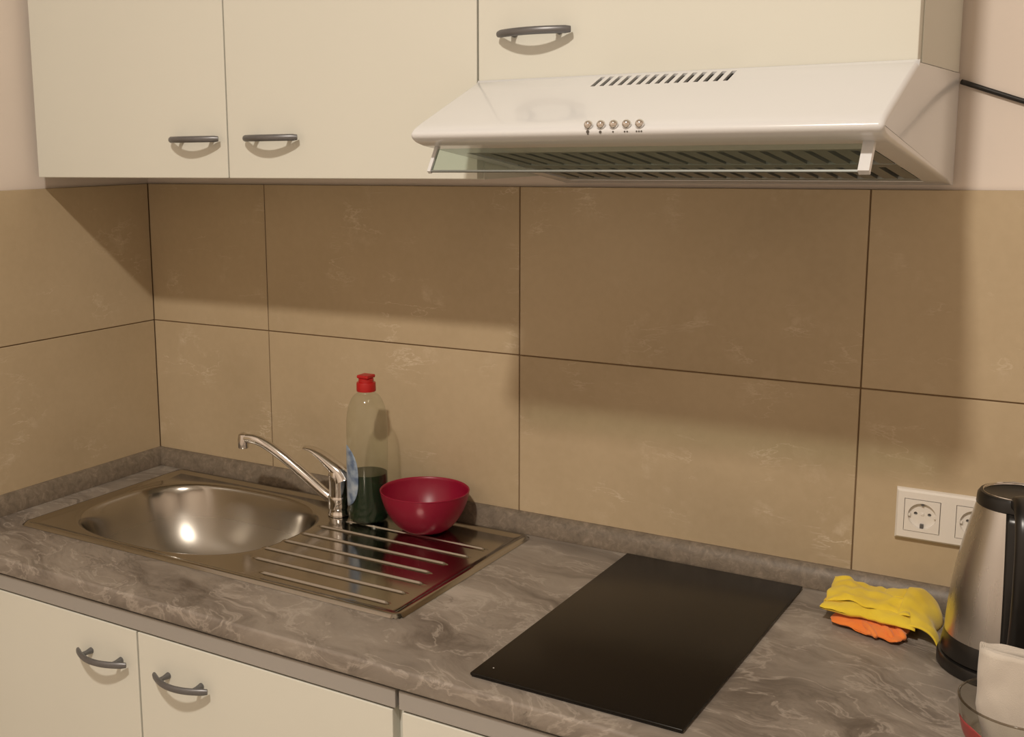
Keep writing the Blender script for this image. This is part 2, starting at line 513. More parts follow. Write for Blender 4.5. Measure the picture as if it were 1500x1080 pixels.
# upstand strips, one along each wall
def upstand(name, along):
    prof = [(0.0, 0.0003), (0.021, 0.0003), (0.021, 0.004), (0.017, 0.020), (0.011, 0.0315), (0.005, 0.036), (0.0, 0.0365)]
    b = MB()
    n = len(prof)
    if along == 'x':
        ends = [lambda d, h: (d, -d, CZ + h), lambda d, h: (2.232, -d, CZ + h)]
    else:
        ends = [lambda d, h: (d, -d, CZ + h), lambda d, h: (d, YF, CZ + h)]
    vs_ = [e(d, h) for e in ends for d, h in prof]
    fs = [[i, (i + 1) % n, n + (i + 1) % n, n + i] for i in range(n)] + [list(range(n)), list(range(n, 2 * n))]
    b.add(vs_, fs)
    return structure(b.build(name, UPSTAND, None, True, 30))
upstand('trim_1', 'x')
upstand('trim_2', 'y')

# ------------------------------------------------------------------ sink
RIBS = [(0.612, 0.912), (0.582, 0.907), (0.577, 0.890), (0.573, 0.888), (0.567, 0.904), (0.588, 0.902), (0.643, 0.902)]
BC, BA, BB = (0.345, -0.248), 0.222, 0.175
def sink():
    t = thing('kitchen_sink', 'stainless steel inset sink with ribbed drainer and single bowl', 'sink', ((SX0 + SX1) / 2, (SY0 + SY1) / 2, CZ))
    nx = 300
    xs = [SX0 + (SX1 - SX0) * i / nx for i in range(nx + 1)]
    yset = {round(SY0 + (SY1 - SY0) * j / 150, 5) for j in range(151)}
    for k in range(7):
        yset |= {round(-0.1325 - 0.0478 * k + 0.0008 * q, 5) for q in range(-9, 10)}
    ys = sorted(yset); ny = len(ys) - 1
    def sm(a, b_, x):
        k = max(0.0, min(1.0, (x - a) / (b_ - a))); return k * k * (3 - 2 * k)
    V = []; S = []
    for y in ys:
        for x in xs:
            # rounded-corner distance to the outer edge
            rr = 0.018
            qx = abs(x - (SX0 + SX1) / 2) - (SX1 - SX0) / 2 + rr; qy = abs(y - (SY0 + SY1) / 2) - (SY1 - SY0) / 2 + rr
            d = -(math.hypot(max(qx, 0), max(qy, 0)) + min(max(qx, qy), 0) - rr)
            d = max(d, 0.0)
            z = 0.0006 + 0.0052 * sm(0, 0.006, d) - 0.0040 * sm(0.009, 0.026, d)
            s = (abs((x - BC[0]) / BA) ** 2.7 + abs((y - BC[1]) / BB) ** 2.7) ** (1 / 2.7)
            tt = 1 - s
            k = 0.018
            soft = k * math.log1p(math.exp(max(-40, min(40, tt / k)))) if tt < 0.5 else tt
            z -= 0.145 * (1 - math.exp(-soft / 0.17)) if tt > -0.25 else 0
            z -= 0.05 * max(0.0, tt - 0.1) * 0.6
            for i, (a, c) in enumerate(RIBS):
                yc = -0.1325 - 0.0478 * i
                if abs(y - yc) < 0.008:
                    z += 0.0036 * math.exp(-((y - yc) / 0.0023) ** 2) * sm(a - 0.004, a + 0.010, x) * (1 - sm(c - 0.008, c + 0.003, x))
            V.append((x, y, CZ + z)); S.append(s)
    b = MB()
    f1, mi = [], []
    W = nx + 1
    for j in range(ny):
        for i in range(nx):
            a = j * W + i
            f1.append([a, a + 1, a + W + 1, a + W]); mi.append(1 if S[a] < 0.97 else 0)
    # cut the plate's outer corners round
    def corner(v):
        qx = abs(v[0] - (SX0 + SX1) / 2) - (SX1 - SX0) / 2 + 0.018; qy = abs(v[1] - (SY0 + SY1) / 2) - (SY1 - SY0) / 2 + 0.018
        return qx > 0 and qy > 0 and math.hypot(qx, qy) > 0.0195
    keep = [k for k, f in enumerate(f1) if not any(corner(V[i]) for i in f)]
    b.add(V, [f1[k] for k in keep]); b.m = [mi[k] for k in keep]
    b.m = [0] * len(b.f)
    o = b.build('steel_top', STEEL, t, True, None)
    at = o.data.attributes.new('basin', 'FLOAT', 'POINT')
    at.data.foreach_set('value', [1 - sm(0.86, 1.0, k) for k in S])
    zb = min(v[2] for v in V)
    def circ(cx, cy, z, r, n): return [(cx + r * math.cos(2 * math.pi * k / n), cy + r * math.sin(2 * math.pi * k / n), z) for k in range(n)]
    db = MB(); db.lathe([(0.020, 0.004), (0.038, 0.005), (0.042, 0.001)], (BC[0], BC[1], zb), 40, False, False)
    db.add(*perforated(circ(BC[0], BC[1], zb + 0.004, 0.020, 40), [circ(BC[0] + 0.013 * math.cos(k * math.pi / 4), BC[1] + 0.013 * math.sin(k * math.pi / 4), zb + 0.004, 0.0035, 10) for k in range(8)]))
    db.build('drain', CHROME, t, True, 40)
    return t
sink()

# ------------------------------------------------------------------ tap
def tap():
    c = Vector((0.5763, -0.1064, 0.9025))
    t = thing('mixer_tap', 'chrome single lever mixer tap with long curved swivel spout', 'tap', c)
    MB().lathe([(0.0215, 0.0), (0.0218, 0.003), (0.0205, 0.006), (0.0195, 0.010), (0.0190, 0.020), (0.0185, 0.058), (0.0190, 0.066), (0.0192, 0.070)], c, 40).build('body', CHROME, t, True, 40)
    # lever: cap that swells into a flat upswept lever
    P = spline([c + Vector((0.012, 0.0, 0.068)), c + Vector((0.004, 0, 0.083)), c + Vector((-0.014, -0.002, 0.098)), c + Vector((-0.036, -0.004, 0.113)), c + Vector((-0.056, -0.006, 0.122)), c + Vector((-0.074, -0.008, 0.124))], 6)
    n = len(P)
    ex = []
    for i in range(n):
        u = i / (n - 1)
        w = 0.0190 * (1 - u) ** 0.6 + 0.0075 * u
        h = 0.0180 * (1 - u) ** 1.5 + 0.0030
        ex.append((w, h))
    b = MB(); b.tube(P, 0, 20, ex=ex)
    b.lathe([(0.0192, 0.0685), (0.0196, 0.076), (0.0185, 0.086), (0.013, 0.094), (0.004, 0.097)], c, 36)
    b.build('lever', CHROME, t, True, 60)
    tip = Vector((0.372, -0.140, 1.0335))
    S = spline([c + Vector((-0.008, 0, 0.026)), c + Vector((-0.030, -0.004, 0.038)), Vector((0.505, -0.118, 0.972)), Vector((0.462, -0.126, 1.003)), Vector((0.425, -0.132, 1.0245)), Vector((0.397, -0.136, 1.0335)), tip], 6)
    m = len(S)
    b = MB(); b.tube(S, [0.0105 - 0.0015 * i / m for i in range(m)], 18)
    b.build('spout', CHROME, t, True, 60)
    b = MB(); b.lathe([(0.0085, -0.020), (0.0105, -0.019), (0.0112, -0.003), (0.0095, 0.008), (0.005, 0.0105)], tip + Vector((-0.001, 0, 0)), 24)
    b.build('aerator', CHROME, t, True, 40)
    # collar plate where the spout leaves the body
    b = MB(); b.lathe([(0.0206, 0.014), (0.0212, 0.016), (0.0212, 0.036), (0.0206, 0.038)], c, 36)
    b.build('spout_collar', CHROME, t, True, 40)
tap()

# ------------------------------------------------------------------ washing-up liquid bottle
def bottle():
    c = Vector((0.643, -0.1037, 0.9045))
    t = thing('dish_soap_bottle', 'clear plastic washing-up liquid bottle with red cap, a third full of green soap', 'bottle', c)
    prof = [(0.030, 0.0), (0.0350, 0.002), (0.0378, 0.008), (0.0382, 0.05), (0.0376, 0.09), (0.0382, 0.13), (0.0384, 0.175), (0.0375, 0.195), (0.0345, 0.214), (0.0285, 0.230), (0.0215, 0.239), (0.0165, 0.242), (0.0150, 0.246), (0.0150, 0.252)]
    pp = [(p.x, p.y) for p in spline([(r, z, 0) for r, z in prof], 3)]
    MB().lathe(pp, c, 48, True, False).build('shell', BOTTLE, t, True, 50)
    q = [(max(0.001, r - 0.0012), z + 0.0012) for r, z in pp if z <= 0.092]
    b = MB(); b.lathe(q, c, 48, True, False); 
    n = 48; base = (len(q) - 1) * n
    b.add([b.v[base + k] for k in range(n)], [list(range(n))], 1)
    b.build('liquid', [LIQUID, LIQUID], t, True, 40)
    cap = MB()
    cap.lathe([(0.0178, 0.246), (0.0182, 0.248), (0.0178, 0.261), (0.0172, 0.2625), (0.0142, 0.2630), (0.0140, 0.2690), (0.0130, 0.2700)], c, 32)
    cp = cap.build('cap', REDP, t, True, 35)
    MB().box(c.x - 0.0125, c.x + 0.0125, c.y - 0.013, c.y + 0.013, c.z + 0.2702, c.z + 0.2765, 0.002, 2).build('flip_lid', REDP, cp)
    # curved oval label low on the side
    L = MB()
    a0 = math.radians(229); n = 14; mth = 12
    vs_, fs = [], []
    for j in range(mth + 1):
        v = -1 + 2 * j / mth
        hw = 0.86 * math.sqrt(max(0.02, 1 - abs(v) ** 2.6))
        for i in range(n + 1):
            a = a0 + hw * (-1 + 2 * i / n)
            vs_.append((c.x + 0.0391 * math.cos(a), c.y + 0.0391 * math.sin(a), c.z + 0.088 + 0.058 * v))
    for j in range(mth):
        for i in range(n):
            k = j * (n + 1) + i
            fs.append([k, k + 1, k + n + 2, k + n + 1])
    L.add(vs_, fs)
    lo = L.build('paper_label', LABEL, t, True, 60)
    sm_ = lo.modifiers.new('thickness', 'SOLIDIFY'); sm_.thickness = 0.0003
bottle()

# ------------------------------------------------------------------ red bowl
def bowl():
    c = (0.763, -0.0955, 0.9045)
    out = [(0.036, 0.0), (0.040, 0.001), (0.050, 0.008), (0.062, 0.022), (0.072, 0.040), (0.0785, 0.058), (0.0815, 0.072), (0.0820, 0.0735), (0.0810, 0.0745)]
    inn = [(0.0795, 0.0735), (0.0765, 0.058), (0.070, 0.041), (0.060, 0.0245), (0.048, 0.0115), (0.036, 0.0045), (0.018, 0.003), (0.001, 0.003)]
    pr = [(p.x, p.y) for p in spline([(r, z, 0) for r, z in out], 3)] + [(p.x, p.y) for p in spline([(r, z, 0) for r, z in inn], 3)]
    o = MB().lathe(pr, c, 64).build('plastic_bowl', BOWLRED, None, True, 60, c)
    tag(o, 'small crimson red plastic bowl on the sink drainer beside the soap bottle', 'bowl')
bowl()

# ------------------------------------------------------------------ hob
def hob():
    x0, x1, y0, y1 = 1.1289, 1.4209, -0.5656, -0.031
    t = thing('ceramic_hob', 'black glass two-zone ceramic hob set into the worktop', 'hob', ((x0 + x1) / 2, (y0 + y1) / 2, CZ))
    MB().box(x0 + 0.002, x1 - 0.002, y0 + 0.002, y1 - 0.002, CZ, CZ + 0.002).build('seal_frame', BLACKP, t)
    MB().box(x0, x1, y0, y1, CZ + 0.002, CZ + 0.0062, 0.0016, 3).build('glass_plate', HOBGLASS, t, True, 30)
    MB().lathe([(0.0011, 0), (0.0009, 0.0002)], (1.1496, -0.5379, CZ + 0.0062), 12).build('indicator_dot', mat('dot_print', (0.6, 0.55, 0.5), 0.5), t)
hob()

# ------------------------------------------------------------------ wall cabinets
CD = -0.303
def wall_cabinet(x0, x1, z0, z1, hx, hz, label, hood=False):
    t = thing('wall_cabinet', label, 'cabinet', ((x0 + x1) / 2, -0.14, z0))
    b = MB()
    w = 0.018
    ya, yb = CD + 0.0195, -0.0005
    b.box(x0, x0 + w, ya, yb, z0, z1)
    b.box(x1 - w, x1, ya, yb, z0, z1)
    b.box(x0 + w, x1 - w, ya, yb, z0, z0 + w)
    b.box(x0 + w, x1 - w, ya, yb, z1 - w, z1)
    b.box(x0 + w, x1 - w, yb - 0.006, yb, z0 + w, z1 - w)
    b.build('body', WHITE, t)
    d = MB().box(x0 + 0.0015, x1 - 0.0015, CD, CD + 0.019, z0 + (0.001 if not hood else 0.0), z1, 0.0012, 2).build('door', WHITE, t)
    add_handle(d, hx, CD, hz)
    return t
C0, C1, C2, C3 = 0.0135, 0.505, 0.9945, 1.593
HZ = 1.685
wall_cabinet(C0, C1, 1.544, 2.26, 0.4365, 1.6115, 'cream wall cabinet hung in the corner beside the left wall')
wall_cabinet(C1, C2, 1.544, 2.26, 0.6075, 1.6115, 'cream wall cabinet between the corner cabinet and the extractor hood')
wall_cabinet(C2, C3, HZ, 2.26, 1.0905, 1.7505, 'short cream wall cabinet above the white extractor hood', True)

# ------------------------------------------------------------------ extractor hood
def hood():
    x0, x1 = 0.9955, 1.5945
    t = thing('extractor_hood', 'white enamelled extractor hood with slotted front and chrome buttons', 'extractor hood', ((x0 + x1) / 2, -0.2, 1.529))
    zt = HZ - 0.0012
    # side profile (y, z), from the top back round the nose to the underside
    A = (-0.3037, HZ + 0.0025)
    nose0 = (-0.463, zt - 0.057)
    fa, fb = 0.055, 0.285                               # slot band, fraction down the slope
    def PY(f): return (A[0] + (nose0[0] - A[0]) * f, A[1] + (nose0[1] - A[1]) * f)
    prof = [(-0.001, zt), (-0.3037, zt), A, PY(fa), PY(fb), nose0]
    nose = spline([(-0.455, zt - 0.0535, 0), (nose0[0], nose0[1], 0), (-0.480, 1.6195, 0), (-0.4882, 1.6135, 0), (-0.4898, 1.6085, 0), (-0.4865, 1.6035, 0), (-0.478, 1.5990, 0), (-0.460, 1.5945, 0)], 3)
    prof += [(p.x, p.y) for p in nose[4:]]
    under_front = prof[-1]
    def under(y): return under_front[1] + (y - under_front[0]) / (-0.016 - under_front[0]) * (1.5305 - under_front[1])
    b = MB()
    # front skin with real slots in the sloping panel
    sl = [(1.1965 + 0.01285 * i) for i in range(15)]
    hw = 0.0031
    def P(x, f): return (x, A[0] + (nose0[0] - A[0]) * f, A[1] + (nose0[1] - A[1]) * f)
    # top strip, bottom strip
    for f0, f1 in ((0, fa), (fb, 1)):
        b.add([P(x0, f0), P(x1, f0), P(x1, f1), P(x0, f1)], [[0, 1, 2, 3]])
    cuts = [x0] + [v for s in sl for v in (s - hw, s + hw)] + [x1]
    for i in range(0, len(cuts), 2):
        b.add([P(cuts[i], fa), P(cuts[i + 1], fa), P(cuts[i + 1], fb), P(cuts[i], fb)], [[0, 1, 2, 3]])
    nn = prof[5:]
    for i in range(len(nn) - 1):
        b.add([(x0, *nn[i]), (x1, *nn[i]), (x1, *nn[i + 1]), (x0, *nn[i + 1])], [[0, 1, 2, 3]])
    # underside frame round the filter opening
    y_f, y_b, xa, xb = -0.388, -0.050, x0 + 0.030, x1 - 0.030
    def U(x, y): return (x, y, under(y))
    yb = -0.016
    yA = under_front[0]
    for (a, c_, d, e) in ((x0, x1, yA, y_f), (x0, x1, y_b, yb), (x0, xa, y_f, y_b), (xb, x1, y_f, y_b)):
        b.add([U(a, d), U(c_, d), U(c_, e), U(a, e)], [[0, 1, 2, 3]])
    # recess walls
    q = [(xa, y_f), (xb, y_f), (xb, y_b), (xa, y_b)]
    for i in range(4):
        p, r = q[i], q[(i + 1) % 4]
        b.add([U(*p), U(*r), (r[0], r[1], under(r[1]) + 0.045), (p[0], p[1], under(p[1]) + 0.045)], [[0, 1, 2, 3]])
    # sides, back, top
    side = prof + [(y_f, under(y_f)), (y_b, under(y_b)), (yb, under(yb)), (-0.001, 1.529)]
    for x in (x0, x1):
        b.add([(x, *p) for p in side], [list(range(len(side)))])
    b.add([(x0, yb, under(yb)), (x1, yb, under(yb)), (x1, -0.001, 1.529), (x0, -0.001, 1.529)], [[0, 1, 2, 3]])
    b.add([(x0, -0.001, 1.529), (x1, -0.001, 1.529), (x1, -0.001, zt), (x0, -0.001, zt)], [[0, 1, 2, 3]])
    b.add([(x0, -0.001, zt), (x1, -0.001, zt), (x1, A[0], zt), (x0, A[0], zt)], [[0, 1, 2, 3]])
    b.add([(x0, A[0], zt), (x1, A[0], zt), (x1, *A), (x0, *A)], [[0, 1, 2, 3]])
    bm = bmesh.new()
    vv = [bm.verts.new(p) for p in b.v]
    for f in b.f: bm.faces.new([vv[i] for i in f])
    bmesh.ops.remove_doubles(bm, verts=bm.verts, dist=1e-6)
    bmesh.ops.recalc_face_normals(bm, faces=bm.faces)
    ends = [e for e in bm.edges if len(e.link_faces) == 2 and all(min(abs(v.co.x - x0), abs(v.co.x - x1)) < 1e-6 for v in e.verts)
            and abs(e.verts[0].co.x - e.verts[1].co.x) < 1e-6 and max(v.co.y for v in e.verts) < -0.015
            and not all(v.co.z > zt - 0.0001 for v in e.verts)]
    bmesh.ops.bevel(bm, geom=ends, offset=0.006, segments=4, affect='EDGES', profile=0.5, clamp_overlap=False)
    o0 = origin_of(t)
    for v in bm.verts: v.co -= o0
    me = bpy.data.meshes.new('canopy'); bm.to_mesh(me); bm.free()
    me.materials.append(ENAMEL)
    me.polygons.foreach_set('use_smooth', [True] * len(me.polygons))
    me.set_sharp_from_angle(angle=math.radians(32))
    new_obj('canopy', me, t)
    # folded metal sleeve round each open slot
    for s in sl:
        sb = MB()
        pts = [P(s - hw, fa), P(s + hw, fa), P(s + hw, fb), P(s - hw, fb)]
        lo = [(p[0], p[1] + 0.0012, p[2] - 0.0035) for p in pts]
        sb.add(pts + lo, [[0, 1, 5, 4], [1, 2, 6, 5], [2, 3, 7, 6], [3, 0, 4, 7]])
        sb.build('vent_slot', ENAMEL, t)
    # grease filter: deep metal pan, ribs running front to back, a cross bar
    fp = MB()
    fp.add([(x, y, under(y) + 0.0445) for (x, y) in q] + [(x, y, under(y) + 0.0465) for (x, y) in q],
           [[0, 1, 2, 3], [4, 5, 6, 7], [0, 1, 5, 4], [1, 2, 6, 5], [2, 3, 7, 6], [3, 0, 4, 7]])
    flt = fp.build('grease_filter', FILTER, t)
    def slat(xA, xB, yA_, yB_, h0, h1):
        k = MB()
        k.add([(xA, yA_, under(yA_) + h0), (xB, yA_, under(yA_) + h0), (xB, yB_, under(yB_) + h0), (xA, yB_, under(yB_) + h0),
               (xA, yA_, under(yA_) + h1), (xB, yA_, under(yA_) + h1), (xB, yB_, under(yB_) + h1), (xA, yB_, under(yB_) + h1)],
              [[0, 1, 2, 3], [4, 5, 6, 7], [0, 1, 5, 4], [1, 2, 6, 5], [2, 3, 7, 6], [3, 0, 4, 7]])
        return k
    nr = 20
    pitch = (xb - xa) / nr
    for i in range(nr):
        xc = xa + pitch * (i + 0.5)
        slat(xc - pitch * 0.33, xc + pitch * 0.33, y_f + 0.001, y_b - 0.001, 0.002, 0.0108).build('filter_rib', FILTER, flt)
    for ya, yb2 in ((y_f + 0.0005, y_f + 0.022), (-0.236, -0.206), (y_b - 0.016, y_b - 0.0005)):
        slat(xa + 0.0005, xb - 0.0005, ya, yb2, 0.0012, 0.006).build('filter_bar', FILTER, flt)
    # buttons with their printed marks
    k1, k2 = nn[5], nn[6]
    yk, zk = k1
    nrm = Vector((0, k2[1] - k1[1], -(k2[0] - k1[0]))).normalized()
    if nrm.y > 0: nrm = -nrm
    ink = mat('button_print', (0.10, 0.09, 0.08), 0.6)
    for i, x in enumerate((1.2545, 1.2710, 1.2875, 1.3040, 1.3205)):
        pts = []
        bb = MB()
        base = Vector((x, yk, zk))
        bm = bmesh.new(); bmesh.ops.create_uvsphere(bm, u_segments=18, v_segments=12, radius=0.0056)
        for v in bm.verts: v.co = base + nrm * 0.0028 + v.co
        bb.bm(bm)
        bt = bb.build('button', CHROME, t, True, 80)
        # marks: lamp sign, nought, one, two and three dots
        yy = nn[9][0]; zz = nn[9][1]
        n2 = Vector((0, nn[10][1] - nn[8][1], -(nn[10][0] - nn[8][0]))).normalized()
        if n2.y > 0: n2 = -n2
        spots = [[(0, 0.0006, 0.0021), (0, -0.0022, 0.0011)], [(0, 0, 0.0018)], [(0, 0, 0.0011)], [(-0.0016, 0, 0.0011), (0.0016, 0, 0.0011)], [(-0.003, 0, 0.0011), (0, 0, 0.0011), (0.003, 0, 0.0011)]][i]
        for dx, dv, r in spots:
            up = Vector((1, 0, 0)).cross(n2); up = up if up.z > 0 else -up
            c = Vector((x + dx, yy, zz)) + n2 * 0.0003 + up * dv
            mb = MB()
            ring = [c + Vector((1, 0, 0)) * (r * math.cos(a)) + up * (r * math.sin(a)) for a in [k * math.pi / 5 for k in range(10)]]
            mb.add(ring + [p - n2 * 0.0008 for p in ring], [list(range(10)), list(range(19, 9, -1))] + [[k, (k + 1) % 10, 10 + (k + 1) % 10, 10 + k] for k in range(10)])
            mb.build('button_mark', ink, bt)
    # tilting visor: tinted strip held between two end arms
    yv0, zv0, yv1, zv1 = -0.448, under(-0.448) + 0.001, -0.470, 1.5595
    vA, vB = 1.0165, 1.5665
    dirv = Vector((0, yv1 - yv0, zv1 - zv0)).normalized(); nv = Vector((0, dirv.z, -dirv.y))
    def plate(xa_, xb_, s0, s1, th):
        k = MB(); p0 = Vector((0, yv0, zv0))
        c = [p0 + dirv * s0 - nv * th, p0 + dirv * s1 - nv * th, p0 + dirv * s1 + nv * th, p0 + dirv * s0 + nv * th]
        vs_ = [(xa_, p.y, p.z) for p in c] + [(xb_, p.y, p.z) for p in c]
        k.add(vs_, [[0, 1, 2, 3], [4, 5, 6, 7], [0, 1, 5, 4], [1, 2, 6, 5], [2, 3, 7, 6], [3, 0, 4, 7]])
        return k
    ln = math.hypot(yv1 - yv0, zv1 - zv0)
    vis = plate(vA + 0.0005, vB - 0.0005, 0.004, ln - 0.003, 0.0008).build('visor', VISOR, t)
    plate(vA - 0.004, vB + 0.004, ln - 0.003, ln - 0.0005, 0.0013).build('visor_edge', FILTER, vis)
    plate(vB, vB + 0.012, 0.0, ln, 0.0045).build('visor_arm', ENAMEL, t)
    plate(vA - 0.005, vA, 0.0, ln, 0.0030).build('visor_arm', ENAMEL, t)
hood()

# ------------------------------------------------------------------ hood cable on the wall
cb = MB()
cb.tube(spline([(1.5975, -0.004, 1.6722), (1.612, 0.0035, 1.6668), (1.645, 0.0042, 1.6545), (1.69, 0.0042, 1.6385), (1.78, 0.0042, 1.612), (2.0, 0.0042, 1.575)], 6), 0.0036, 10)
o = cb.build('power_cable', CABLE, None, True, 60, (1.65, 0.004, 1.65))
tag(o, 'black power cable running along the wall from the extractor hood', 'cable')

# ------------------------------------------------------------------ double wall socket
def socket():
    x0, x1, z0, z1 = 1.5447, 1.6985, 1.0020, 1.0800
    t = thing('double_wall_socket', 'white double wall socket on the tiles behind the kettle', 'wall socket', ((x0 + x1) / 2, 0.0, z0))
    b = MB()
    inserts = [(1.5575, 1.6075), (1.6282, 1.6782)]
    za, zb = 1.0160, 1.0660
    yf = -0.0095
    # frame with two square openings and chamfered outer edge
    xs = [x0 + 0.004, inserts[0][0], inserts[0][1], inserts[1][0], inserts[1][1], x1 - 0.004]
    zs = [z0 + 0.004, za, zb, z1 - 0.004]
    for j in range(3):
        for i in range(5):
            if j == 1 and i in (1, 3): continue
            b.add([(xs[i], yf, zs[j]), (xs[i + 1], yf, zs[j]), (xs[i + 1], yf, zs[j + 1]), (xs[i], yf, zs[j + 1])], [[0, 1, 2, 3]])
    o1 = [(xs[0], zs[0]), (xs[5], zs[0]), (xs[5], zs[3]), (xs[0], zs[3])]
    o2 = [(x0 + 0.001, z0 + 0.001), (x1 - 0.001, z0 + 0.001), (x1 - 0.001, z1 - 0.001), (x0 + 0.001, z1 - 0.001)]
    o3 = [(x0, z0), (x1, z0), (x1, z1), (x0, z1)]
    for (A, ya), (B, yb) in (((o1, yf), (o2, -0.0065)), ((o2, -0.0065), (o3, -0.0001))):
        for i in range(4):
            k = (i + 1) % 4
            b.add([(A[i][0], ya, A[i][1]), (A[k][0], ya, A[k][1]), (B[k][0], yb, B[k][1]), (B[i][0], yb, B[i][1])], [[0, 1, 2, 3]])
    for a, c in inserts:
        r = [(a, za), (c, za), (c, zb), (a, zb)]
        for i in range(4):
            k = (i + 1) % 4
            b.add([(r[i][0], yf, r[i][1]), (r[k][0], yf, r[k][1]), (r[k][0], -0.002, r[k][1]), (r[i][0], -0.002, r[i][1])], [[0, 1, 2, 3]])
    b.build('frame', WPLASTIC, t)
    for a, c in inserts:
        cx, cz = (a + c) / 2, (za + zb) / 2
        m = MB(); g = 0.0009
        N = 48; rr = 0.0195
        ring = [(cx + rr * math.cos(2 * math.pi * k / N), cz + rr * math.sin(2 * math.pi * k / N)) for k in range(N)]
        hs = 0.025 - g
        def sq(k):
            an = 2 * math.pi * k / N; s = hs / max(abs(math.cos(an)), abs(math.sin(an)))
            return (cx + s * math.cos(an), cz + s * math.sin(an))
        yo = yf - 0.0008; yi = -0.0048; ye = -0.0006
        V = [(*[sq(k)[0]], yo, sq(k)[1]) for k in range(N)] + [(p[0], yo, p[1]) for p in ring] + [(cx + (p[0] - cx) * 0.97, yi, cz + (p[1] - cz) * 0.97) for p in ring] + [(sq(k)[0], -0.0022, sq(k)[1]) for k in range(N)]
        F = []
        for k in range(N):
            k2 = (k + 1) % N
            F += [[k, k2, N + k2, N + k], [N + k, N + k2, 2 * N + k2, 2 * N + k], [k, k2, 3 * N + k2, 3 * N + k]]
        m.add(V, F)
        pins = [[(cx + s * 0.0095 + 0.0026 * math.cos(2 * math.pi * k / 14), yi, cz + 0.002 + 0.0026 * math.sin(2 * math.pi * k / 14)) for k in range(14)] for s in (-1, 1)]
        m.add(*perforated(V[2 * N:3 * N], pins))
        for lp in pins:
            m.add(lp + [(p[0], ye, p[2]) for p in lp], [[k, (k + 1) % 14, 14 + (k + 1) % 14, 14 + k] for k in range(14)])
        ins = m.build('socket_insert', WPLASTIC, t, True, 30)
        for s in (-1, 1):
            h = MB(); ph = [(cx + s * 0.0095 + 0.0025 * math.cos(2 * math.pi * k / 14), cz + 0.002 + 0.0025 * math.sin(2 * math.pi * k / 14)) for k in range(14)]
            h.add([(p[0], ye - 0.0004, p[1]) for p in ph] + [(p[0], ye, p[1]) for p in ph], [list(range(14)), list(range(14, 28))] + [[k, (k + 1) % 14, 14 + (k + 1) % 14, 14 + k] for k in range(14)])
            h.build('pin_contact', HANDLE, ins)
        sc_ = MB(); sc_.box(cx - 0.0022, cx + 0.0022, yi - 0.0012, yi + 0.0002, cz - 0.0002, cz + 0.0042, 0.0006, 1); sc_.build('screw_cap', WPLASTIC, ins)
        MB().box(cx - 0.0024, cx + 0.0024, yf + 0.0004, yi - 0.0001, cz - 0.0190, cz - 0.0125, 0.0004, 1).build('earth_clip', HANDLE, ins)
        MB().box(cx - 0.0018, cx + 0.0018, yf + 0.0006, yi - 0.0001, cz + 0.0155, cz + 0.0190, 0.0004, 1).build('earth_clip', HANDLE, ins)
        MB().box(cx - 0.0192, cx - 0.0160, yf + 0.0006, yi - 0.0001, cz - 0.0022, cz + 0.0022, 0.0004, 1).build('guide_notch', WPLASTIC, ins)
        MB().box(cx + 0.0160, cx + 0.0192, yf + 0.0006, yi - 0.0001, cz - 0.0022, cz + 0.0022, 0.0004, 1).build('guide_notch', WPLASTIC, ins)
socket()

